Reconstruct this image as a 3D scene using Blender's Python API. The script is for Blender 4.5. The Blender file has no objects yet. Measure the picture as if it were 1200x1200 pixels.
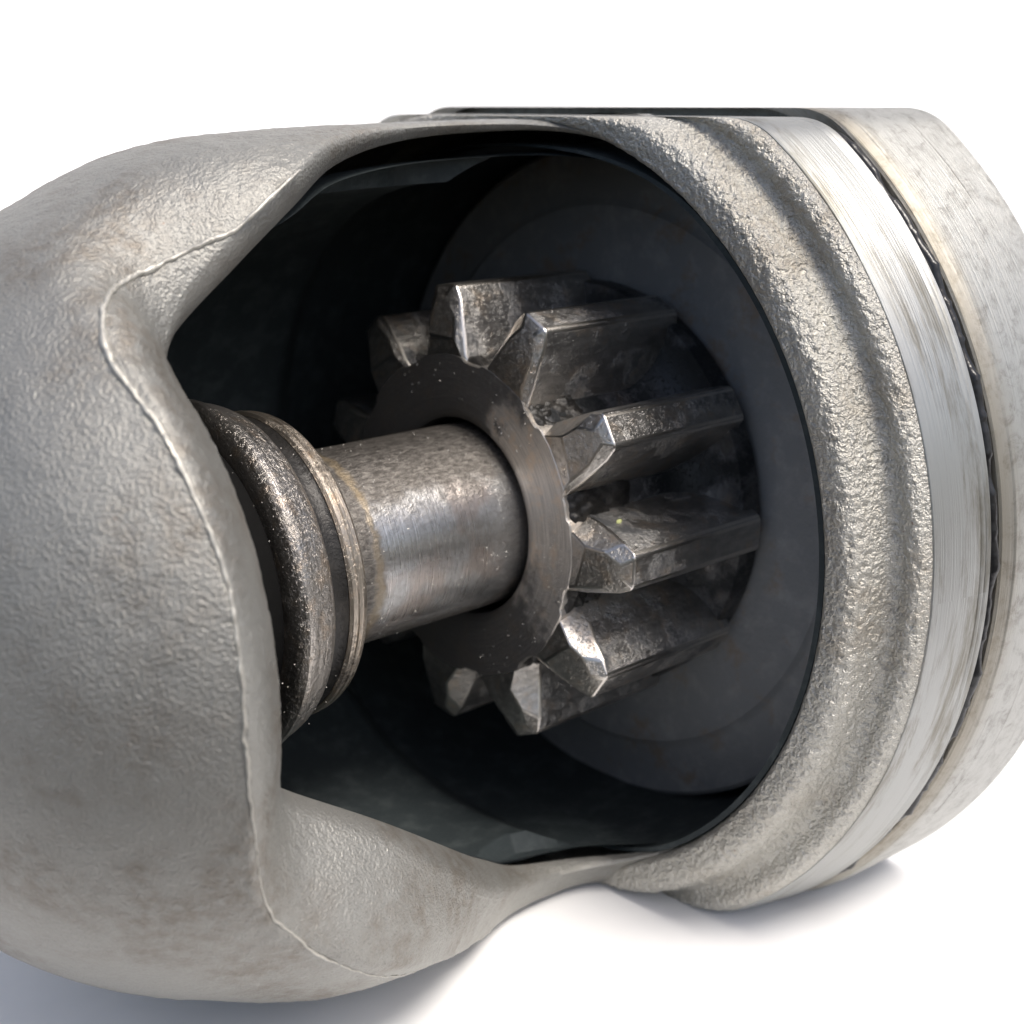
import bpy, bmesh, math, random
import numpy as np
from mathutils import Matrix, Vector

S = 0.001                                   # millimetres -> metres
rng = np.random.default_rng(7)
random.seed(7)
SC = bpy.context.scene

# ------------------------------------------------------------------ camera
RW = ((0.7343, -0.6788, 0.0), (-0.1889, -0.2044, -0.9604), (0.6519, 0.7053, -0.2784))
CAM = Vector((-58.07, -67.49, 26.0))
cd = bpy.data.cameras.new("camera")
cam = bpy.data.objects.new("camera", cd)
SC.collection.objects.link(cam)
r0, r1, r2 = Vector(RW[0]).normalized(), Vector(RW[1]).normalized(), Vector(RW[2]).normalized()
m = Matrix((r0, -r1, -r2)).transposed().to_4x4()
m.translation = CAM * S
cam.matrix_world = m
cd.sensor_width = 36.0
cd.lens = 36.0 * 1655.9 / 1200.0
cd.clip_start = 0.002
cd.clip_end = 50.0
cd.dof.use_dof = True
cd.dof.focus_distance = 0.0765
cd.dof.aperture_fstop = 62.0
SC.camera = cam

# ------------------------------------------------------------------ daylight
SUN_EL, SUN_DIR = math.radians(59), Vector((0.06, -0.50, 0.0)).normalized()
sun_vec = Vector((SUN_DIR.x * math.cos(SUN_EL), SUN_DIR.y * math.cos(SUN_EL), math.sin(SUN_EL)))
w = bpy.data.worlds.new("World")
SC.world = w
w.use_nodes = True
nt = w.node_tree
bg = nt.nodes["Background"]
sky = nt.nodes.new("ShaderNodeTexSky")
sky.sky_type = 'NISHITA'
sky.sun_disc = False
sky.sun_elevation = SUN_EL
sky.sun_rotation = math.atan2(SUN_DIR.x, SUN_DIR.y)
sky.dust_density = 4.0
sky.air_density = 1.0
sky.ozone_density = 1.0
nt.links.new(sky.outputs[0], bg.inputs[0])
bg.inputs[1].default_value = 0.15
ld = bpy.data.lights.new("sun", 'SUN')
ld.energy = 3.0
ld.angle = math.radians(20)
ld.color = (1.0, 0.95, 0.88)
sun = bpy.data.objects.new("sun", ld)
SC.collection.objects.link(sun)
sun.rotation_euler = (-sun_vec).to_track_quat('-Z', 'Y').to_euler()
SC.view_settings.view_transform = 'Standard'
SC.view_settings.look = 'None'
SC.view_settings.gamma = 1.0
SC.view_settings.exposure = 0.12
SC.view_settings.use_curve_mapping = False

# ------------------------------------------------------------------ material helpers
class NT:
    def __init__(self, name):
        self.m = bpy.data.materials.new(name)
        self.m.use_nodes = True
        self.t = self.m.node_tree
        self.b = self.t.nodes["Principled BSDF"]
        g = self.t.nodes.new("ShaderNodeNewGeometry")
        v = self.t.nodes.new("ShaderNodeVectorMath")
        v.operation = 'SCALE'
        v.inputs[3].default_value = 1000.0
        self.t.links.new(g.outputs["Position"], v.inputs[0])
        self.P = v.outputs[0]                # position in millimetres
        self._cyl = None
    def link(self, a, b): self.t.links.new(a, b)
    def put(self, sock, v):
        if isinstance(v, bpy.types.NodeSocket): self.link(v, sock)
        else: sock.default_value = v
    def math(self, op, a, b=0.0, c=0.0, clamp=False):
        n = self.t.nodes.new("ShaderNodeMath"); n.operation = op; n.use_clamp = clamp
        self.put(n.inputs[0], a); self.put(n.inputs[1], b)
        if op in ('MULTIPLY_ADD', 'SMOOTH_MIN', 'SMOOTH_MAX'): self.put(n.inputs[2], c)
        return n.outputs[0]
    def comb(self, x, y, z):
        n = self.t.nodes.new("ShaderNodeCombineXYZ")
        for i, v in enumerate((x, y, z)): self.put(n.inputs[i], v)
        return n.outputs[0]
    def cyl(self):
        """x, angle, radius about the shaft axis (mm, rad, mm)"""
        if self._cyl is None:
            s = self.t.nodes.new("ShaderNodeSeparateXYZ"); self.link(self.P, s.inputs[0])
            a = self.math('ARCTAN2', s.outputs[2], s.outputs[1])
            r = self.math('SQRT', self.math('ADD', self.math('MULTIPLY', s.outputs[1], s.outputs[1]),
                                            self.math('MULTIPLY', s.outputs[2], s.outputs[2])))
            self._cyl = (s.outputs[0], a, r, s.outputs[2])
        return self._cyl
    def noise(self, vec=None, scale=1.0, detail=4.0, rough=0.55, dist=0.0):
        n = self.t.nodes.new("ShaderNodeTexNoise")
        self.link(vec or self.P, n.inputs["Vector"])
        n.inputs["Scale"].default_value = scale; n.inputs["Detail"].default_value = detail
        n.inputs["Roughness"].default_value = rough; n.inputs["Distortion"].default_value = dist
        return n.outputs[0]
    def voro(self, vec=None, scale=1.0, feature='F1', smooth=0.4):
        n = self.t.nodes.new("ShaderNodeTexVoronoi")
        n.feature = feature
        self.link(vec or self.P, n.inputs["Vector"])
        n.inputs["Scale"].default_value = scale
        if feature == 'SMOOTH_F1': n.inputs["Smoothness"].default_value = smooth
        return n.outputs[0]
    def ramp(self, v, a, b, smooth=True):
        n = self.t.nodes.new("ShaderNodeMapRange")
        n.interpolation_type = 'SMOOTHSTEP' if smooth else 'LINEAR'
        self.put(n.inputs[0], v); n.inputs[1].default_value = a; n.inputs[2].default_value = b
        n.inputs[3].default_value = 0.0; n.inputs[4].default_value = 1.0
        return n.outputs[0]
    def lerp(self, f, a, b):
        n = self.t.nodes.new("ShaderNodeMapRange")
        self.put(n.inputs[0], f)
        n.inputs[3].default_value = a; n.inputs[4].default_value = b
        return n.outputs[0]
    def mix(self, f, a, b):
        n = self.t.nodes.new("ShaderNodeMix"); n.data_type = 'RGBA'
        self.put(n.inputs[0], f)
        for i, v in ((6, a), (7, b)):
            if isinstance(v, bpy.types.NodeSocket): self.link(v, n.inputs[i])
            else: n.inputs[i].default_value = (*v, 1.0)
        return n.outputs[2]
    def bump(self, h, strength, dist_mm, normal=None):
        n = self.t.nodes.new("ShaderNodeBump")
        n.inputs["Strength"].default_value = strength
        n.inputs["Distance"].default_value = dist_mm * S
        self.link(h, n.inputs["Height"])
        if normal is not None: self.link(normal, n.inputs["Normal"])
        return n.outputs[0]
    def out(self, color, metal, rough, normal=None, spec=0.5, coat=0.0):
        for k, v in (("Base Color", color), ("Metallic", metal), ("Roughness", rough)):
            if isinstance(v, tuple): self.b.inputs[k].default_value = (*v, 1.0)
            else: self.put(self.b.inputs[k], v)
        self.put(self.b.inputs["Specular IOR Level"], spec)
        if normal is not None: self.link(normal, self.b.inputs["Normal"])
        if coat: self.put(self.b.inputs["Coat Weight"], coat); self.b.inputs["Coat Roughness"].default_value = 0.15
        return self.m

def mat_cast(name, grain, depth, base, dirt, metal):
    n = NT(name)
    x, a, r, z = n.cyl()
    g1 = n.noise(scale=grain, detail=2.0, rough=0.5)
    g2 = n.noise(scale=grain * 2.1, detail=3.0, rough=0.6)
    g3 = n.noise(scale=0.16, detail=3.0)
    h = n.math('ADD', n.math('MULTIPLY', g1, 1.2), n.math('MULTIPLY', g2, 0.5))
    nrm = n.bump(h, 0.9, depth)
    nrm = n.bump(n.noise(scale=0.35, detail=2.0), 0.5, 0.25, nrm)
    d = n.math('MULTIPLY', n.ramp(g3, 0.40, 0.66), n.ramp(n.noise(scale=1.1, detail=5.0, rough=0.7), 0.3, 0.7))
    pit = n.ramp(g2, 0.28, 0.46)
    c = n.mix(d, base, dirt)
    c = n.mix(pit, tuple(v * 0.55 for v in base), c)
    rust = n.math('MULTIPLY', n.ramp(n.noise(scale=1.6, detail=2.0), 0.74, 0.80), 0.6)
    c = n.mix(rust, c, (0.20, 0.10, 0.06))
    return n.out(c, metal, n.lerp(g2, 0.30, 0.55), nrm)

def mat_machined(name, base=(0.38, 0.385, 0.375)):
    n = NT(name)
    x, a, r, z = n.cyl()
    v = n.comb(n.math('MULTIPLY', x, 9.0), n.math('MULTIPLY', a, 1.6), n.math('MULTIPLY', r, 9.0))
    br = n.noise(v, 1.0, 5.0, 0.65)
    v2 = n.comb(n.math('MULTIPLY', x, 0.5), n.math('MULTIPLY', a, 2.2), n.math('MULTIPLY', r, 0.5))
    st = n.ramp(n.noise(v2, 1.2, 6.0, 0.75, 0.3), 0.46, 0.70)
    c = n.mix(n.math('MULTIPLY', st, 0.8), base, (0.17, 0.155, 0.12))
    c = n.mix(n.ramp(br, 0.62, 0.8), c, tuple(v * 0.5 for v in base))
    return n.out(c, 0.9, n.lerp(br, 0.32, 0.55), n.bump(br, 0.6, 0.06))

def mat_rusty_edge(name):
    n = NT(name)
    x, a, r, z = n.cyl()
    v = n.comb(n.math('MULTIPLY', x, 7.0), n.math('MULTIPLY', a, 2.0), n.math('MULTIPLY', r, 7.0))
    br = n.noise(v, 1.0, 6.0, 0.7)
    st = n.ramp(n.noise(scale=0.9, detail=7.0, rough=0.75, dist=0.5), 0.44, 0.74)
    near = n.ramp(n.math('ADD', x, n.math('MULTIPLY', br, 1.6)), 15.4, 13.2)
    c = n.mix(n.math('MULTIPLY', st, 0.8), (0.42, 0.42, 0.40), (0.18, 0.172, 0.155))
    c = n.mix(n.math('MULTIPLY', near, n.lerp(br, 0.2, 0.9)), c, (0.23, 0.19, 0.125))
    c = n.mix(n.ramp(br, 0.60, 0.72), c, (0.06, 0.05, 0.035))
    return n.out(c, 0.8, n.lerp(br, 0.32, 0.6), n.bump(br, 0.6, 0.09))

def mat_dark(name, base=(0.030, 0.040, 0.044), blot=(0.062, 0.076, 0.078), rough=(0.5, 0.8), rust=0.0):
    n = NT(name)
    g = n.noise(scale=0.55, detail=5.0, rough=0.65)
    f = n.noise(scale=3.0, detail=4.0, rough=0.6)
    c = n.mix(n.ramp(g, 0.45, 0.72), base, blot)
    if rust:
        rr = n.math('MULTIPLY', n.ramp(n.noise(scale=0.28, detail=5.0, rough=0.7), 0.52, 0.68), rust)
        c = n.mix(rr, c, (0.24, 0.19, 0.15))
    return n.out(c, 0.15, n.lerp(f, *rough), n.bump(n.math('ADD', g, f), 0.5, 0.12), 0.3)

def mat_steel(name, base, grime, amount, rough=(0.28, 0.5), pits=0.5, brushed=None, glossy=0.3, extra=0.0):
    """worn steel under patches of dark oily grime"""
    n = NT(name)
    x, a, r, z = n.cyl()
    f = n.noise(scale=5.0, detail=5.0, rough=0.65)
    g = n.noise(scale=0.30, detail=7.0, rough=0.60)
    if brushed == 'face':
        v = n.comb(n.math('MULTIPLY', r, 7.0), n.math('MULTIPLY', a, 2.4), 0.0)
        br = n.noise(v, 1.0, 5.0, 0.6)
    elif brushed == 'turned':
        v = n.comb(n.math('MULTIPLY', x, 8.0), n.math('MULTIPLY', a, 1.8), n.math('MULTIPLY', r, 2.0))
        br = n.noise(v, 1.0, 5.0, 0.6)
    else:
        v = n.comb(n.math('MULTIPLY', x, 0.8), n.math('MULTIPLY', a, 24.0), n.math('MULTIPLY', r, 3.0))
        br = n.noise(v, 1.0, 5.0, 0.6)
    dirt = n.ramp(n.math('ADD', g, n.math('MULTIPLY', n.math('SUBTRACT', f, 0.5), 0.22)), amount, amount + 0.14)
    if brushed == 'face':                       # grey grime and painted shade, except on the side facing the camera
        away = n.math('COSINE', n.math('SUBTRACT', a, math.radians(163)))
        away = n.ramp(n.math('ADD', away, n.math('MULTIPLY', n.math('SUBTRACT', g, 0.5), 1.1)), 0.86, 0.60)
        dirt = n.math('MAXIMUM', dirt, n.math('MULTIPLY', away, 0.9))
    c = n.mix(n.ramp(br, 0.35, 0.7), tuple(v * 0.72 for v in base), base)
    c = n.mix(n.ramp(n.noise(scale=0.9, detail=3.0), 0.5, 0.72), c, tuple(b * k for b, k in zip(base, (0.97, 0.88, 0.79))))
    c = n.mix(dirt, c, grime)
    metal = n.lerp(dirt, 0.95, 0.25)
    ro = n.math('ADD', n.lerp(br, *rough), n.math('MULTIPLY', dirt, glossy * 0.3))
    h = n.math('ADD', n.math('MULTIPLY', br, 0.6), n.math('MULTIPLY', n.ramp(f, 0.25, 0.5), pits))
    h = n.math('ADD', h, n.math('MULTIPLY', dirt, 1.2))
    nrm = n.bump(h, 0.7, 0.07)
    if extra: nrm = n.bump(n.noise(scale=2.2, detail=4.0, rough=0.6), 0.8, extra, nrm)
    if brushed == 'face': metal = n.lerp(dirt, 0.7, 0.25)
    return n.out(c, metal, ro, nrm)

def mat_shaft():
    n = NT("worn_shaft_steel")
    x, a, r, z = n.cyl()
    v = n.comb(n.math('MULTIPLY', x, 9.0), n.math('MULTIPLY', a, 1.3), 0.0)
    turn = n.noise(v, 1.0, 5.0, 0.65)
    v3 = n.comb(n.math('MULTIPLY', x, 1.5), n.math('MULTIPLY', a, 16.0), 0.0)
    scr = n.noise(v3, 1.0, 6.0, 0.7, 1.2)
    f = n.noise(n.comb(n.math('ADD', n.math('MULTIPLY', x, 1.5), n.math('MULTIPLY', a, 5.0)), n.math('MULTIPLY', a, 26.0), 0.0), 1.0, 6.0, 0.72, 0.8)
    g = n.noise(scale=0.7, detail=5.0, rough=0.65)
    jit = n.math('MULTIPLY', n.math('SUBTRACT', g, 0.5), 1.5)
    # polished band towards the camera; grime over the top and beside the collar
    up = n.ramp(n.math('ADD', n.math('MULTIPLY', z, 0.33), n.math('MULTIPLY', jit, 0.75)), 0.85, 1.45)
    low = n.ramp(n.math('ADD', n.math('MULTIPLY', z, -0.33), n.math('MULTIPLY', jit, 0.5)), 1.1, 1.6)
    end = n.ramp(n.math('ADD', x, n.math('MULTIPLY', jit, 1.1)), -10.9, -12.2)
    gear_refl = n.math('MULTIPLY', n.ramp(n.math('ADD', x, n.math('MULTIPLY', jit, 1.4)), -3.2, -1.0), 0.5)  # darker towards the gear: its reflection painted into the steel
    dirt = n.math('MAXIMUM', n.math('MAXIMUM', up, end), n.math('MAXIMUM', low, gear_refl))
    polished = n.mix(n.ramp(scr, 0.4, 0.7), (0.62, 0.62, 0.62), (0.46, 0.45, 0.44))
    tint = n.ramp(n.noise(scale=0.32, detail=2.0), 0.45, 0.62)
    polished = n.mix(n.math('MULTIPLY', tint, 0.5), polished, (0.52, 0.42, 0.36))
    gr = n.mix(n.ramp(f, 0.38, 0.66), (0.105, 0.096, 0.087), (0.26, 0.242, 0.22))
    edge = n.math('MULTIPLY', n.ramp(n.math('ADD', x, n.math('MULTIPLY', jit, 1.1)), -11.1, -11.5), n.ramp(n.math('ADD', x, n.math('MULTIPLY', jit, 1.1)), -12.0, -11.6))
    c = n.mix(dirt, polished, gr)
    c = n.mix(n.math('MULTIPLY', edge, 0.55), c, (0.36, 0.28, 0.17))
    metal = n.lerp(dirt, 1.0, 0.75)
    rough = n.math('ADD', n.lerp(turn, 0.20, 0.36), n.math('MULTIPLY', dirt, 0.14))
    h = n.math('ADD', n.math('MULTIPLY', turn, 0.25), n.math('MULTIPLY', dirt, n.math('MULTIPLY', n.math('ADD', f, scr), 0.7)))
    h = n.math('ADD', h, n.math('MULTIPLY', scr, 0.25))
    return n.out(c, metal, rough, n.bump(h, 0.8, 0.09))

def mat_plain(name, col, metal=0.0, rough=0.5, bs=2.0, bd=0.05):
    n = NT(name)
    f = n.noise(scale=bs, detail=4.0)
    c = n.mix(f, tuple(v * 0.75 for v in col), tuple(min(1, v * 1.2) for v in col))
    return n.out(c, metal, rough, n.bump(f, 0.5, bd))

M_NOSE = mat_cast("cast_aluminium_fine", 5.6, 0.085, (0.315, 0.31, 0.288), (0.215, 0.192, 0.162), 0.6)
M_RIM = mat_cast("cast_aluminium_coarse", 5.0, 0.20, (0.54, 0.525, 0.48), (0.40, 0.365, 0.31), 0.8)
M_FLASH = mat_plain("casting_flash_metal", (0.52, 0.50, 0.45), 0.6, 0.5, 6.0, 0.06)
M_MACH = mat_machined("machined_aluminium")
M_BODY = mat_rusty_edge("stained_machined_steel")
M_INNER = mat_dark("greasy_shaded_inner_wall", (0.034, 0.043, 0.046), (0.062, 0.074, 0.076))  # greasy cast wall, darkened further so the cavity's shade is in the colour
M_DRUM = mat_dark("dull_dark_drum_steel", (0.23, 0.236, 0.242), (0.30, 0.305, 0.308), (0.42, 0.65), 0.8)
M_FACE = mat_steel("brushed_pinion_face", (0.78, 0.72, 0.65), (0.06, 0.058, 0.055), 0.60, (0.30, 0.48), 0.3, 'face')
M_HUB = mat_steel("oily_pinion_steel", (0.17, 0.17, 0.175), (0.014, 0.016, 0.018), 0.40, (0.3, 0.5), 0.6, None, 0.1)
M_TOOTH = mat_steel("worn_tooth_steel", (0.50, 0.485, 0.465), (0.095, 0.096, 0.098), 0.50, (0.26, 0.42), 0.4, None, 0.3, 0.05)
M_FACET = mat_steel("chipped_tooth_end_steel", (0.60, 0.57, 0.53), (0.16, 0.15, 0.14), 0.64, (0.26, 0.42), 0.4, None, 0.3, 0.07)
M_EDGE = mat_plain("bright_worn_edge_steel", (0.62, 0.59, 0.55), 1.0, 0.3, 5.0, 0.03)
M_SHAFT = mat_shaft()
M_COLLAR = mat_steel("collar_steel", (0.60, 0.56, 0.515), (0.15, 0.138, 0.125), 0.60, (0.22, 0.40), 0.6, 'turned', 0.3, 0.11)
M_CLIP = mat_steel("ring_steel", (0.52, 0.46, 0.39), (0.06, 0.05, 0.04), 0.56, (0.26, 0.44), 0.5, 'turned')
M_GREASE = mat_dark("black_grease", (0.02, 0.019, 0.018), (0.05, 0.046, 0.042), (0.25, 0.5))
M_BLACK = mat_plain("gap_shade_black", (0.006, 0.006, 0.006), 0.0, 0.85)  # black that carries the shade of the gap beside the collar
M_BLACK.node_tree.nodes["Principled BSDF"].inputs["Specular IOR Level"].default_value = 0.1
M_SEAL = mat_plain("black_seal_rubber", (0.012, 0.012, 0.013), 0.0, 0.28, 1.5, 0.15)
M_PAPER = mat_plain("white_paper", (0.90, 0.90, 0.90), 0.0, 0.8, 0.05, 0.01)
M_GRIT = mat_plain("pale_grit", (0.62, 0.60, 0.55), 0.3, 0.4, 8.0, 0.02)
M_LEAF = mat_plain("pale_green_fleck", (0.62, 0.66, 0.30), 0.0, 0.5, 6.0, 0.02)

# ------------------------------------------------------------------ object helpers
def thing(name, label, cat, loc, group=None):
    o = bpy.data.objects.new(name, None)
    SC.collection.objects.link(o)
    o.empty_display_size = 0.005
    o.location = Vector(loc) * S
    o["label"] = label; o["category"] = cat
    if group: o["group"] = group
    return o

def world_loc(p):
    v = Vector((0, 0, 0))
    while p is not None:
        v += p.location; p = p.parent
    return v

def obj(name, verts, faces, mat, parent=None, smooth=40.0, origin=None):
    """one mesh object from vertices in millimetres of the place"""
    v = np.asarray(verts, float) * S
    org = Vector(origin) * S if origin is not None else (world_loc(parent) if parent else Vector(v.mean(0)))
    v = v - np.array(org)
    me = bpy.data.meshes.new(name)
    me.from_pydata(v.tolist(), [], faces)
    me.update()
    bm = bmesh.new(); bm.from_mesh(me)
    bmesh.ops.recalc_face_normals(bm, faces=bm.faces)
    bm.to_mesh(me); bm.free()
    if smooth:
        me.shade_smooth()
        me.set_sharp_from_angle(angle=math.radians(smooth))
    me.materials.append(mat)
    o = bpy.data.objects.new(name, me)
    SC.collection.objects.link(o)
    if parent:
        o.parent = parent
        o.location = org - world_loc(parent)
    else:
        o.location = org
    return o

Z_TOP, Z_BOT = 25.2, -25.0
def clampz(v, top=Z_TOP, bot=Z_BOT, k=1.2):
    """the flat top and flat foot of the housing, with rounded shoulders"""
    v = np.array(v, float)
    z = v[:, 2]
    h = np.clip(0.5 + 0.5 * (top - z) / k, 0, 1)
    z = z * h + top * (1 - h) - k * h * (1 - h)
    h = np.clip(0.5 + 0.5 * (z - bot) / k, 0, 1)
    z = z * h + bot * (1 - h) + k * h * (1 - h)
    v[:, 2] = np.clip(z, bot, top)
    return v

def lathe(profile, n=256, closed=True, a0=0.0, a1=2 * math.pi, wob=None):
    """profile of (x, r) turned about the shaft axis"""
    full = abs(a1 - a0 - 2 * math.pi) < 1e-6
    k = len(profile)
    ang = np.linspace(a0, a1, n, endpoint=not full)
    P = np.array(profile, float)
    V = np.zeros((len(ang), k, 3))
    for i, a in enumerate(ang):
        rr = P[:, 1] + (wob(a, P[:, 0]) if wob else 0)
        V[i, :, 0] = P[:, 0]; V[i, :, 1] = rr * math.cos(a); V[i, :, 2] = rr * math.sin(a)
    F = []
    m_ = len(ang)
    for i in range(m_ if full else m_ - 1):
        j = (i + 1) % m_
        for q in range(k if closed else k - 1):
            p = (q + 1) % k
            F.append((i * k + q, j * k + q, j * k + p, i * k + p))
    return V.reshape(-1, 3), F

def spline(pts, n):
    """closed Catmull-Rom through rows of pts, resampled evenly"""
    P = np.array(pts, float); m_ = len(P); out = []
    for i in range(m_):
        p0, p1, p2, p3 = P[i - 1], P[i], P[(i + 1) % m_], P[(i + 2) % m_]
        for t in np.linspace(0, 1, 40, endpoint=False):
            out.append(0.5 * (2 * p1 + (p2 - p0) * t + (2 * p0 - 5 * p1 + 4 * p2 - p3) * t * t + (3 * p1 - p0 - 3 * p2 + p3) * t ** 3))
    O = np.array(out)
    d = np.hypot(np.diff(np.r_[O[:, 0], O[0, 0]]), 0.4 * np.diff(np.r_[O[:, 1], O[0, 1]]))
    s = np.r_[0, np.cumsum(d)]
    q = np.linspace(0, s[-1], n, endpoint=False)
    OO = np.vstack([O, O[:1]])
    return np.stack([np.interp(q, s, OO[:, c]) for c in range(O.shape[1])], 1)

def tube(path, rad, n=6):
    path = np.array(path, float); V = []; F = []
    for i in range(len(path)):
        t = path[min(i + 1, len(path) - 1)] - path[max(i - 1, 0)]
        t = t / np.linalg.norm(t)
        u = np.cross(t, [0.3, 0.2, 0.9]); u /= np.linalg.norm(u); w_ = np.cross(t, u)
        r = rad[i] if hasattr(rad, '__len__') else rad
        for k in range(n):
            a = 2 * math.pi * k / n
            V.append(path[i] + r * (math.cos(a) * u + math.sin(a) * w_))
    for i in range(len(path) - 1):
        for k in range(n):
            F.append((i * n + k, i * n + (k + 1) % n, (i + 1) * n + (k + 1) % n, (i + 1) * n + k))
    F.append(tuple(range(n))); F.append(tuple((len(path) - 1) * n + k for k in range(n)))
    return V, F

def vnoise(P, scale, seed=0):
    """smooth value noise in numpy, -1..1"""
    Q = np.asarray(P, float) * scale + seed * 17.3
    I = np.floor(Q).astype(np.int64); f = Q - I
    f = f * f * (3 - 2 * f)
    out = 0
    for dx in (0, 1):
        for dy in (0, 1):
            for dz in (0, 1):
                h = (I[:, 0] + dx) * 374761393 + (I[:, 1] + dy) * 668265263 + (I[:, 2] + dz) * 2147483647
                h = ((h ^ (h >> 13)) * 1274126177) & 0xffffffff
                h = (h ^ (h >> 16)) & 0xffff
                wgt = (f[:, 0] if dx else 1 - f[:, 0]) * (f[:, 1] if dy else 1 - f[:, 1]) * (f[:, 2] if dz else 1 - f[:, 2])
                out = out + wgt * h / 65535.0
    return out * 2 - 1

def resample(prof, step):
    P = np.array(prof, float)
    s_ = np.r_[0, np.cumsum(np.hypot(np.diff(P[:, 0]), np.diff(P[:, 1])))]
    q = np.linspace(0, s_[-1], int(s_[-1] / step))
    X = np.interp(q, s_, P[:, 0]); R_ = np.interp(q, s_, P[:, 1])
    for _ in range(3):
        X[1:-1] = (X[:-2] + 2 * X[1:-1] + X[2:]) / 4; R_[1:-1] = (R_[:-2] + 2 * R_[1:-1] + R_[2:]) / 4
    return list(zip(X, R_))

def cylp(x, a, r):
    return np.array([x, r * math.cos(a), r * math.sin(a)])

# ------------------------------------------------------------------ white paper (surface and background)
def paper():
    prof = [(-45, 0), (120, 0)]
    for t in np.linspace(0, math.pi / 2, 24):
        prof.append((120 + 90 * math.sin(t), 90 - 90 * math.cos(t)))
    prof += [(210, 420)]
    # depth runs along the view direction on the ground
    d = Vector((RW[2][0], RW[2][1], 0)).normalized(); s = Vector((d.y, -d.x, 0))
    V, F = [], []
    for i, (p, h) in enumerate(prof):
        for sgn in (-1, 1):
            q = d * p + s * (sgn * 420)
            V.append((q.x, q.y, Z_BOT - 0.06 + h))
    for i in range(len(prof) - 1):
        F.append((2 * i, 2 * i + 1, 2 * i + 3, 2 * i + 2))
    o = obj("ground", V, F, M_PAPER, None, 60)
    o["kind"] = "structure"
    return o
paper()

# ------------------------------------------------------------------ drive end housing
housing = thing("starter_housing", "cast aluminium starter motor nose with a window cut in its side showing the gear", "housing", (7, 0, Z_BOT))

_RX = np.arange(-46, 12, 0.1)
_RR = np.interp(_RX, [-41, -40, -39.3, -38, -36, -34, -32, -29.4, -27, -25, -23.5, -22, -20, -12, 0, 5],
                [3, 5, 8.6, 11.6, 14.4, 16.7, 18.3, 20.1, 21.2, 22.1, 22.9, 23.5, 24.1, 24.8, 25.3, 25.5])
_KG = np.exp(-0.5 * (np.arange(-60, 61) * 0.1 / 1.6) ** 2)
_RR = np.where(_RX < -38.5, _RR, np.convolve(np.pad(_RR, 60, mode='edge'), _KG / _KG.sum(), 'valid'))
def r_out(x):
    return np.interp(x, _RX, _RR)

# window edge: x, angle in degrees, radius of the edge, width of its rounding
EDGE = [(-25.4, 122, 16.3, 4.4, 1), (-25.3, 136, 16.2, 4.2, 1), (-25.25, 150, 16.2, 4.1, 1), (-25.25, 164, 16.2, 4.1, 1),
        (-25.2, 178, 16.2, 4.2, 1), (-25.1, 190, 16.2, 4.2, 1), (-24.9, 198, 16.2, 4.2, 1), (-24.3, 203.5, 16.4, 4.0, 1), (-22.7, 208, 17.4, 3.4, 1), (-17.4, 216.5, 20.0, 3.0, 1),
        (-13, 226, 21.6, 2.4, 1), (-8, 238, 23.0, 2.0, 0.9), (-3, 247, 24.2, 1.4, 0.6), (3.0, 246, 25.0, 1.0, 0.3), (5.6, 230, 25.2, 1.0, 0.1),
        (5.8, 205, 25.2, 0.8, 0.05), (5.8, 182, 25.2, 0.8, 0.05), (5.8, 160, 25.2, 0.8, 0.05), (5.8, 138, 25.2, 0.8, 0.05), (5.6, 112, 25.2, 0.8, 0.1),
        (2.6, 94, 25.2, 0.8, 0.3), (-4, 91.5, 25.0, 1.0, 0.4), (-11, 97.5, 24.6, 1.2, 0.6), (-16.2, 106.0, 24.0, 3.0, 0.9), (-20.2, 110.3, 22.0, 5.5, 1),
        (-23.6, 113, 19.2, 7.5, 1), (-25.0, 116.5, 17.2, 7.0, 1)]
NL = 1080
LOOP = spline(EDGE, NL)
XC, AC = -10.0, 159.0
X0, X1, A0, A1 = -40.0, 6.6, -24.0, 342.0

def surf_r(x, a):
    """radius of the casting: rounded down towards the window edge (nearest edge point, smoothly blended)"""
    x = np.atleast_1d(x).astype(float); a = np.atleast_1d(a).astype(float)
    ro = r_out(x)
    L = LOOP
    d2 = (x[:, None] - L[None, :, 0]) ** 2 + (np.radians(a[:, None] - L[None, :, 1]) * 20.5) ** 2
    wt = 1.0 / (d2 + 0.35) ** 3
    wt /= wt.sum(1)[:, None]
    rl = wt @ L[:, 2]; wl = wt @ L[:, 3]; xl = wt @ L[:, 0]
    d = np.sqrt(d2.min(1))
    q = np.clip(d / wl, 0, 1)
    f = (1 - q) ** (1.35 + 1.0 * np.clip((128 - a) / 10, 0, 1))
    foot = np.clip((a - 232) / 12, 0, 1) * np.clip((330 - a) / 20, 0, 1) * np.clip((x + 14) / 14, 0, 1) * np.clip(d / 2.5, 0, 1)
    foot = foot * foot * (3 - 2 * foot)                       # thicker foot under the window
    return ro - np.maximum(r_out(xl) - rl, 0) * f + 1.5 * foot

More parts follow.
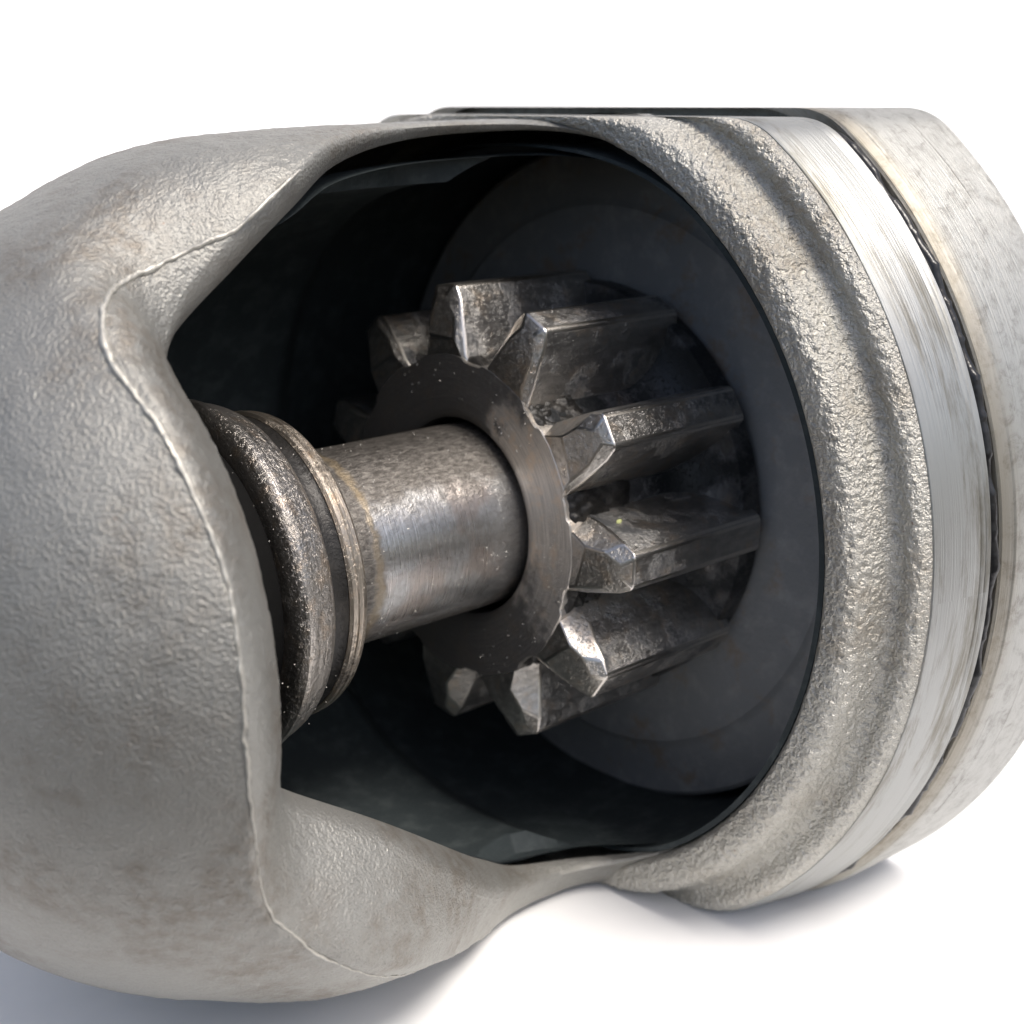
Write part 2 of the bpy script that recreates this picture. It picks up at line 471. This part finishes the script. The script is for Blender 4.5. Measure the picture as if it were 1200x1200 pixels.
def shell():
    dx = LOOP[:, 0] - XC; da = LOOP[:, 1] - AC
    t = np.full(NL, 1e9)
    for d, lo, hi, c in ((dx, X0, X1, XC), (da, A0, A1, AC)):
        with np.errstate(divide='ignore', invalid='ignore'):
            tt = np.where(d > 1e-9, (hi - c) / d, np.where(d < -1e-9, (lo - c) / d, 1e9))
        t = np.minimum(t, tt)
    t = np.maximum(t, 1.002)
    rings = []
    NR = 120
    for j in range(NR + 1):
        s = (j / NR) ** 2.0
        k = 1 + (t - 1) * s
        x = XC + dx * k; a = AC + da * k
        r = surf_r(x, a)
        ar = np.radians(a)
        P = np.stack([x, r * np.cos(ar), r * np.sin(ar)], 1)
        n_ = vnoise(P, 2.9, 5) * 0.6 + vnoise(P, 5.1, 6) * 0.5 + vnoise(P, 0.9, 7) * 0.5
        rings.append((x, a, r + (0.026 + 0.045 * np.clip((x + 30) / 2, 0, 1)) * n_))
    outer = rings
    lip = []
    for dr, dk in ((0.25, 0.006), (0.7, 0.010), (1.5, 0.008), (2.6, -0.01)):
        k = 1 - dk
        lip.append((XC + dx * k, AC + da * k, LOOP[:, 2] - dr * LOOP[:, 4]))
    inner = []
    for j in range(0, 41):
        s = (j / 40) ** 1.6
        k = 1.02 + np.maximum(t - 1.02, 0.0) * s
        x = XC + dx * k; a = AC + da * k
        ri = np.minimum(r_out(x) - 0.3 - 3.3 * np.maximum(LOOP[:, 4], np.clip((4 - x) / 4, 0, 1) * (s > 0.05)), LOOP[:, 2] - 2.8 * LOOP[:, 4] + 40 * s * np.clip((LOOP[:, 0] + 24.6) / 4, 0, 1))
        inner.append((np.maximum(x, -24.4), a, np.maximum(ri, 3)))
    def verts(rs, clamp):
        V = []
        for x, a, r in rs:
            ar = np.radians(a)
            V.append(np.stack([x, r * np.cos(ar), r * np.sin(ar)], 1))
        return clampz(np.concatenate(V), *clamp)
    def faces(n):
        return [(j * NL + i, j * NL + (i + 1) % NL, (j + 1) * NL + (i + 1) % NL, (j + 1) * NL + i)
                for j in range(n - 1) for i in range(NL)]
    allr = lip[::-1] + outer
    obj("nose_casting", verts(allr, (Z_TOP, Z_BOT)), faces(len(allr)), M_NOSE, housing, 50)
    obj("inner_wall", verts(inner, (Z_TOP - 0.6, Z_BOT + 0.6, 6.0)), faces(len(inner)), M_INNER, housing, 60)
shell()
V, F = lathe([(-40.2, 0.02), (-40.2, 4.6), (-39.9, 5.2)], 96, closed=False)
obj("end_cap", V, F, M_NOSE, housing)
V, F = lathe([(-24.4, 7.0), (-24.4, 13.9), (-24.8, 14.6), (-25.4, 15.0), (-27, 15.0), (-27, 7.0)], 128)
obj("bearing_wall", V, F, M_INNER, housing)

# raised casting flash (parting line) on the nose
FLASH = [(-16.76, 107.8), (-18.88, 110.3), (-20.6, 111.2), (-22.39, 110.5), (-24.06, 110.1), (-25.66, 110.6), (-26.76, 112.0), (-27.89, 114.7), (-29.04, 119.0), (-29.73, 122.6), (-30.1, 126.3), (-30.08, 130.5), (-29.94, 134.5), (-29.7, 137.9), (-29.51, 144.1), (-29.37, 151.0), (-29.2, 156.4), (-29.1, 161.7), (-29.24, 168.9), (-29.41, 177.4), (-29.35, 186.6), (-28.71, 196.8), (-28.28, 202.6), (-27.6, 208), (-25, 216), (-21.5, 223), (-17, 231)]
def flash():
    P = np.array(FLASH); s = np.r_[0, np.cumsum(np.hypot(np.diff(P[:, 0]), 0.35 * np.diff(P[:, 1])))]
    q = np.linspace(0, s[-1], 420)
    x = np.interp(q, s, P[:, 0]); a = np.interp(q, s, P[:, 1])
    for _ in range(30):
        x[1:-1] = (x[:-2] + 2 * x[1:-1] + x[2:]) / 4; a[1:-1] = (a[:-2] + 2 * a[1:-1] + a[2:]) / 4
    jit = rng.normal(0, 1, (3, 420))
    for _ in range(2): jit[:, 1:-1] = (jit[:, :-2] + 2 * jit[:, 1:-1] + jit[:, 2:]) / 4
    x += jit[0] * 0.05; a += jit[1] * 0.14
    # height of the casting surface under the line (the edge rounding lowers it slightly)
    pts = [cylp(xi, math.radians(ai), ri + 0.02) for xi, ai, ri in zip(x, a, surf_r(x, a))]
    base = np.interp(q / s[-1], [0, 0.1, 0.2, 0.3, 0.42, 0.5, 0.6, 0.66, 0.72, 0.78, 1], [0.09, 0.13, 0.15, 0.16, 0.13, 0.11, 0.10, 0.06, 0.03, 0.09, 0.015])
    rad = base * (1 + 0.35 * jit[2])
    V, F = tube(clampz(pts), np.clip(rad, 0.02, 0.4), 6)
    obj("casting_flash", V, F, M_FLASH, housing, 60)
flash()

# rim of the window: two rough beads with a groove between
prof = [(9.0, 24.9), (8.0, 24.95), (5.2, 25.0), (4.5, 25.1), (4.15, 25.4)]
for s_, h_ in ((0.1, 0.12), (0.4, 0.40), (0.9, 0.68), (1.4, 0.66), (1.9, 0.36), (2.35, -0.05), (2.8, -0.42), (3.2, -0.62), (3.55, -0.62), (3.85, -0.36), (4.1, 0.0), (4.4, 0.22), (4.75, 0.26), (5.1, 0.10), (5.4, 0.0)):
    prof.append((4.15 + 0.56 * s_ - 0.83 * h_, 25.7 + 0.83 * s_ + 0.56 * h_))
prof += [(8.2, 30.0), (9.0, 29.0)]
V, F = lathe(resample(prof[1:-1], 0.09), 1900, closed=False)
g_ = vnoise(V, 3.3, 1) * 0.7 + vnoise(V @ np.array([[.8, .6, 0], [-.6, .8, 0], [0, 0, 1]]), 5.2, 2) * 0.55 + vnoise(V, 0.8, 3) * 0.12
g_ = np.where(g_ > 0, g_, g_ * 1.3)
rad_ = np.hypot(V[:, 1], V[:, 2])
amp_ = 0.11 * np.clip((7.2 - V[:, 0]) / 0.5, 0.1, 1)
V[:, 0] -= g_ * amp_ * 0.75
V[:, 1] += V[:, 1] / rad_ * g_ * amp_ * 0.65
V[:, 2] += V[:, 2] / rad_ * g_ * amp_ * 0.65
obj("window_rim", clampz(V), F, M_RIM, housing, 0)
bpy.data.objects["window_rim"].data.shade_smooth()
prof = [(7.16, 29.0), (7.16, 30.20), (7.2, 30.24), (8.6, 30.6), (10.2, 30.9), (10.6, 30.97), (10.66, 30.94), (10.72, 30.99), (11.0, 31.05), (11.06, 31.01), (11.12, 31.06),
        (11.45, 31.12), (11.6, 30.95), (11.65, 29.4), (13.4, 29.4), (13.4, 24.95), (9, 24.95)]
V, F = lathe(prof, 512)
obj("machined_band", clampz(V), F, M_MACH, housing, 30)

V, F = lathe([(4.7, 24.6), (4.7, 24.95), (13.3, 24.95), (20.4, 24.95), (20.4, 24.3), (13.3, 24.4)], 200)
obj("cavity_shade_liner", clampz(V, Z_TOP - 0.6, Z_BOT + 0.7, 5.0), F, M_INNER, housing)  # added dark sleeve; paints the cavity's shade over the paler walls behind

# ------------------------------------------------------------------ seal in the gap and the motor body
seal = thing("sealing_ring", "black rubber sealing cord squeezed in the gap beside the machined band", "seal", (12.2, 0, Z_BOT + 1))
def seal_wob(a, x):
    return 0.10 * math.sin(a * 23) + 0.08 * math.sin(a * 57 + 1) + 0.12 * max(0, math.sin(a * 91 + 2)) ** 8
sp = [(12.05 + 0.36 * math.cos(t), 30.72 + 0.4 * math.sin(t)) for t in np.linspace(0, 2 * math.pi, 12, endpoint=False)]
V, F = lathe(sp, 720, wob=seal_wob)
obj("rubber_cord", clampz(V, Z_TOP - 0.6, Z_BOT + 0.6), F, M_SEAL, seal, 60)

body = thing("motor_body", "stained steel motor body behind the black seal at the right edge", "motor", (17, 0, Z_BOT))
prof = [(12.45, 29.6), (12.45, 31.05), (12.55, 31.2), (13.2, 31.5), (13.3, 31.42), (13.45, 31.55), (15.2, 31.8), (21.0, 32.1), (21.6, 31.8), (21.6, 25.6), (13.6, 25.6), (13.6, 29.6)]
V, F = lathe(prof, 512)
obj("body_shell", clampz(V, Z_TOP + 0.5, Z_BOT), F, M_BODY, body, 25)
V, F = lathe([(21.2, 0.02), (21.2, 25.6), (20.9, 25.6), (20.9, 0.02)], 128)
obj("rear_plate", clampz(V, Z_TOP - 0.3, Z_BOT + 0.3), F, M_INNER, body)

# ------------------------------------------------------------------ clutch drum behind the gear
drum = thing("clutch_drum", "dull dark clutch drum behind the gear deep inside the housing", "clutch", (16, 0, 0))
prof = [(13.2, 6.5), (13.2, 19.3), (13.45, 19.6), (13.6, 20.0), (13.6, 23.2), (13.85, 23.5), (20.0, 23.5), (20.0, 6.5)]
V, F = lathe(prof, 256)
obj("drum_shell", V, F, M_DRUM, drum, 25)

# ------------------------------------------------------------------ shaft
shaft = thing("shaft", "steel shaft with a polished worn band between the collar and the gear", "shaft", (-8, 0, 0))
prof = [(-26, 0.02), (-26, 6.08)] + [(x, 6.08) for x in np.linspace(-24, 4, 30)] + [(12, 6.08), (12, 0.02)]
V, F = lathe(prof, 192, closed=False)
obj("shaft_rod", V, F, M_SHAFT, shaft)

# ------------------------------------------------------------------ stop collar with its snap ring
collar = thing("stop_collar", "brownish steel stop collar on the shaft next to the nose edge", "collar", (-19, 0, 0))
prof = [(-19.85, 6.1), (-19.85, 9.2), (-19.8, 9.75), (-19.62, 10.1), (-19.35, 10.3), (-19.05, 10.3), (-18.8, 10.17), (-18.4, 10.04), (-18.0, 9.92), (-17.6, 9.76), (-17.35, 9.62),
        (-17.2, 9.5), (-17.14, 9.3), (-17.1, 8.0), (-15.3, 8.0), (-15.3, 6.1)]
V, F = lathe(prof, 256)
obj("collar_sleeve", V, F, M_COLLAR, collar, 35)
V, F = lathe([(-23.5, 6.1), (-23.5, 8.6), (-20.0, 8.8), (-19.9, 8.7), (-19.9, 6.1)], 160)
obj("gap_shade_ring", V, F, M_BLACK, collar, 35)  # added ring, painted black as the shaded gap between nose and collar
V, F = lathe([(-17.09, 7.9), (-17.09, 9.0), (-16.8, 8.75), (-16.3, 8.7), (-15.95, 8.85), (-15.87, 8.9), (-15.87, 7.9)], 256)
obj("groove_fill", V, F, M_GREASE, collar, 35)  # added dark fill that makes the groove read darker
clip = thing("retaining_ring", "thin steel retaining ring in the groove at the collar's right end", "ring", (-15, 0, 0))
prof = [(-15.85, 8.0), (-15.85, 8.95), (-15.7, 9.12), (-15.5, 9.12), (-15.42, 9.0), (-15.32, 9.0), (-15.24, 9.08), (-15.05, 9.06), (-14.97, 8.92), (-14.88, 8.92), (-14.8, 8.98),
        (-14.65, 8.9), (-14.5, 8.7), (-14.5, 6.1), (-15.28, 6.1), (-15.28, 8.0)]
V, F = lathe(prof, 256)
obj("ring_band", V, F, M_CLIP, clip, 25)

# ------------------------------------------------------------------ pinion gear
gear = thing("pinion_gear", "worn eleven tooth steel gear with chipped slanted tooth ends around the shaft", "gear", (5, 0, 0))
fil = [(12.2 - 2.6 * math.cos(t), 10.3 + 3.4 * (1 - math.sin(t))) for t in np.linspace(math.pi / 2, 0, 1)]
prof = [(0.4, 10.5), (7.8, 10.5)] + [(7.8 + 3.3 * math.sin(t), 10.5 + 3.75 * (1 - math.cos(t))) for t in np.linspace(0.15, math.pi / 2, 10)] + \
       [(11.5, 14.35), (12.7, 14.3), (12.9, 14.1), (12.9, 6.6), (0.4, 6.6)]
V, F = lathe(prof, 256)
obj("hub", V, F, M_HUB, gear, 35)

NT_, T0, DT = 11, 0.8792, 2 * math.pi / 11

def face_ring():
    """brushed annular end face; its outline is notched between the teeth"""
    n = 660
    V, F = [], []
    lv = [(0.6, 6.55, 0), (-0.30, 6.56, 0), (-0.45, 6.68, 0), (-0.62, 7.1, 0), (-0.70, 7.35, 0), (-0.70, 8.5, 0), (-0.70, 9.6, 0), (-0.70, -1, 0), (-0.62, -1, 0.08), (0.6, -1, 0.1)]
    k = len(lv)
    for i in range(n):
        a = 2 * math.pi * i / n
        ph = ((a - T0) / DT + 0.5) % 1 - 0.5                 # -0.5..0.5 across one tooth pitch
        idx = int(round((a - T0) / DT)) % NT_
        q = abs(ph)
        e = 10.62 - 0.26 * (1 / (1 + math.exp(-(q - 0.36) / 0.012)))
        e += 0.03 * math.sin(a * 17 + idx) + 0.012 * math.sin(a * 53)
        for x, r, d in lv:
            rr = (e + d) if r < 0 else r
            V.append((x, rr * math.cos(a), rr * math.sin(a)))
    for i in range(n):
        j = (i + 1) % n
        for q in range(k - 1):
            F.append((i * k + q, j * k + q, j * k + q + 1, i * k + q + 1))
    obj("end_face", V, F, M_FACE, gear, 30)
face_ring()

def tooth(k):
    r_ = random.Random(40 + k)
    J = lambda s: r_.uniform(-s, s)
    th = T0 + k * DT
    # u tangential (+ = towards larger angle), r radial, x axial
    o = [(-2.35, 10.2, 0.85), (-2.18, 10.9, 0.95 + J(.15)), (-2.04, 11.8, 0.85 + J(.1)), (-1.78, 13.0, 0.55 + J(.06)), (-1.52, 14.1, 0.32 + J(.06)), (-1.13, 14.88, 0.2 + J(.08)),
         (-0.88, 15.02, 0.18), (0.88, 15.02, 0.12), (1.13, 14.9, 0.1 + J(.06)), (1.52, 14.1, 0.05 + J(.06)), (1.78, 13.0, -0.1 + J(.06)), (2.04, 11.8, -0.3 + J(.06)), (2.18, 10.9, -0.45), (2.35, 10.2, -0.5)]
    f = [(-1.75 + J(.15), 10.3, -0.60), (-0.6 + J(.25), 10.55, -0.64), (0.7 + J(.25), 10.6, -0.64), (1.95, 10.3, -0.60)]
    i_ = [(-0.95 + J(.3), 12.0 + J(.35), -0.86 + J(.06)), (-0.92 + J(.12), 13.2, -0.52 + J(.06)), (-0.42 + J(.1), 14.25 + J(.1), -0.26 + J(.05)), (0.55 + J(.1), 14.4, -0.22 + J(.05)), (1.36, 13.0, -0.45), (1.62 + J(.1), 11.5 + J(.25), -0.84 + J(.04))]
    L = 12.0
    pts = o + f + i_
    nO, nF = len(o), len(f)
    F0, I0 = nO, nO + nF
    back = [(u * 1.02, r, L) for u, r, x in o]
    faces = [(0, 1, 2, I0, F0),                                   # deep facet at the upper root corner
             (2, 3, 4, I0 + 1, I0), (4, 5, 6, I0 + 2, I0 + 1),     # bevel along the upper flank
             (6, 7, I0 + 3, I0 + 2),                               # bevel under the tip land
             (7, 8, 9, 10, I0 + 4, I0 + 3), (10, 11, 12, I0 + 5, I0 + 4),
             (12, 13, F0 + 3, I0 + 5),
             (F0, I0, F0 + 1), (F0 + 1, I0, I0 + 5, F0 + 2), (F0 + 2, I0 + 5, F0 + 3),   # bright strip beside the end face
             (I0, I0 + 1, I0 + 4, I0 + 5), (I0 + 1, I0 + 2, I0 + 3, I0 + 4)]             # main end facet
    B0 = len(pts)
    pts = pts + back
    for q in range(nO - 1):
        faces.append((q, q + 1, B0 + q + 1, B0 + q))
    faces.append(tuple(B0 + q for q in range(nO)))
    faces.append((0, F0, F0 + 1, F0 + 2, F0 + 3, 13, B0 + 13, B0))
    V = []
    e_r = np.array([0, math.cos(th), math.sin(th)]); e_t = np.array([0, -math.sin(th), math.cos(th)])
    for u, r, x in pts:
        rr = math.sqrt(max(r * r - u * u, 0.01))
        V.append(np.array([x, 0, 0]) + e_r * rr + e_t * u)
    ob = obj("tooth", V, faces, M_TOOTH, gear, 24)
    bv = ob.modifiers.new("edge_wear", 'BEVEL')
    ob.data.materials.append(M_FACET); ob.data.materials.append(M_EDGE)
    for p_ in ob.data.polygons:
        if p_.center.x * 1000 + 5 < 0.6 and len(p_.vertices) != 8: p_.material_index = 1
    bv.material = 2
    bv.width = 0.12 * S; bv.segments = 3; bv.limit_method = 'ANGLE'; bv.angle_limit = math.radians(24)
    return ob
for k in range(NT_):
    tooth(k)

def clump(k, x1, seed):
    """black grease caked on the root of the gap before tooth k"""
    nx, na = 26, 22
    X = np.linspace(-0.5, x1, nx); A = T0 + (k - 0.5) * DT + np.linspace(-0.115, 0.125, na)
    V = []
    for i, x in enumerate(X):
        for j, a in enumerate(A):
            e_ = min(1, (nx - 1 - i) / 6) * min(1, i / 1.5) * min(1, j / 3) * min(1, (na - 1 - j) / 3)
            p = np.array([[x, 10.4 * a, seed]])
            h = 0.30 + 0.35 * vnoise(p, 1.3, seed)[0] + 0.2 * vnoise(p, 3.4, seed + 1)[0]
            V.append(cylp(x, a, 10.36 + e_ * max(h, 0.02)))
    F = [(i * na + j, i * na + j + 1, (i + 1) * na + j + 1, (i + 1) * na + j) for i in range(nx - 1) for j in range(na - 1)]
    obj("grease_clump", V, F, M_GREASE, gear, 60)
for k_, x_, sd in ((2, 2.6, 3), (3, 4.2, 11), (4, 5.6, 19), (5, 3.2, 27), (6, 2.4, 35)):
    clump(k_, x_, sd)

# ------------------------------------------------------------------ grit and the fleck
def grit():
    V, F = [], []
    def add(c, s):
        b = len(V)
        for d in ((1, 0, 0), (-1, 0, 0), (0, 1, 0), (0, -1, 0), (0, 0, 1), (0, 0, -1)):
            V.append(np.array(c) + np.array(d) * s * rng.uniform(0.5, 1.2))
        for q in ((0, 2, 4), (2, 1, 4), (1, 3, 4), (3, 0, 4), (2, 0, 5), (1, 2, 5), (3, 1, 5), (0, 3, 5)):
            F.append(tuple(b + v for v in q))
    for _ in range(150):
        add(cylp(rng.uniform(-14.2, -1), math.radians(rng.uniform(80, 250)), 6.1), rng.choice([0.03, 0.045, 0.07], p=[.6, .3, .1]))
    for _ in range(70):
        add(cylp(rng.uniform(-23, -17), math.radians(rng.uniform(90, 230)), 9.95), rng.choice([0.03, 0.05]))
    for _ in range(70):
        a = rng.uniform(60, 260)
        add(cylp(-0.72, math.radians(a), rng.uniform(7.2, 10.5)), rng.choice([0.03, 0.045, 0.06]))
    for _ in range(120):
        add(cylp(rng.uniform(0.6, 8), math.radians(rng.uniform(60, 260)), 10.4), rng.choice([0.03, 0.05, 0.07]))
    o = obj("grit", V, F, M_GRIT, None, 0)
    o["kind"] = "stuff"
    o["label"] = "fine pale grit sprinkled over the oily shaft and gear"
    o["category"] = "grit"
grit()

def fleck():
    th = T0 + 4 * DT
    e_r = np.array([0, math.cos(th), math.sin(th)]); e_t = np.array([0, -math.sin(th), math.cos(th)])
    def at(x, r, u, lift):
        return np.array([x, 0, 0]) + e_r * math.sqrt(r * r - u * u) + e_t * (u - lift)
    V = []
    out = [(0.0, 0.0), (0.12, 0.10), (0.30, 0.14), (0.50, 0.08), (0.62, 0.0), (0.50, -0.10), (0.28, -0.12), (0.1, -0.08)]
    for lift in (0.0, 0.09):
        for dx, dr in out:
            V.append(at(1.75 + dx, 12.15 + dr - dx * 0.25, -2.0 + dr * 0.25 + dx * 0.0, lift - 0.01))
    n = len(out)
    F = [tuple(range(n)), tuple(range(n, 2 * n))] + [(i, (i + 1) % n, n + (i + 1) % n, n + i) for i in range(n)]
    o = obj("leaf_fleck", V, F, M_LEAF, None, 40)
    o["label"] = "tiny pale green plant fleck stuck on the lit side of a gear tooth"
    o["category"] = "fleck"
fleck()
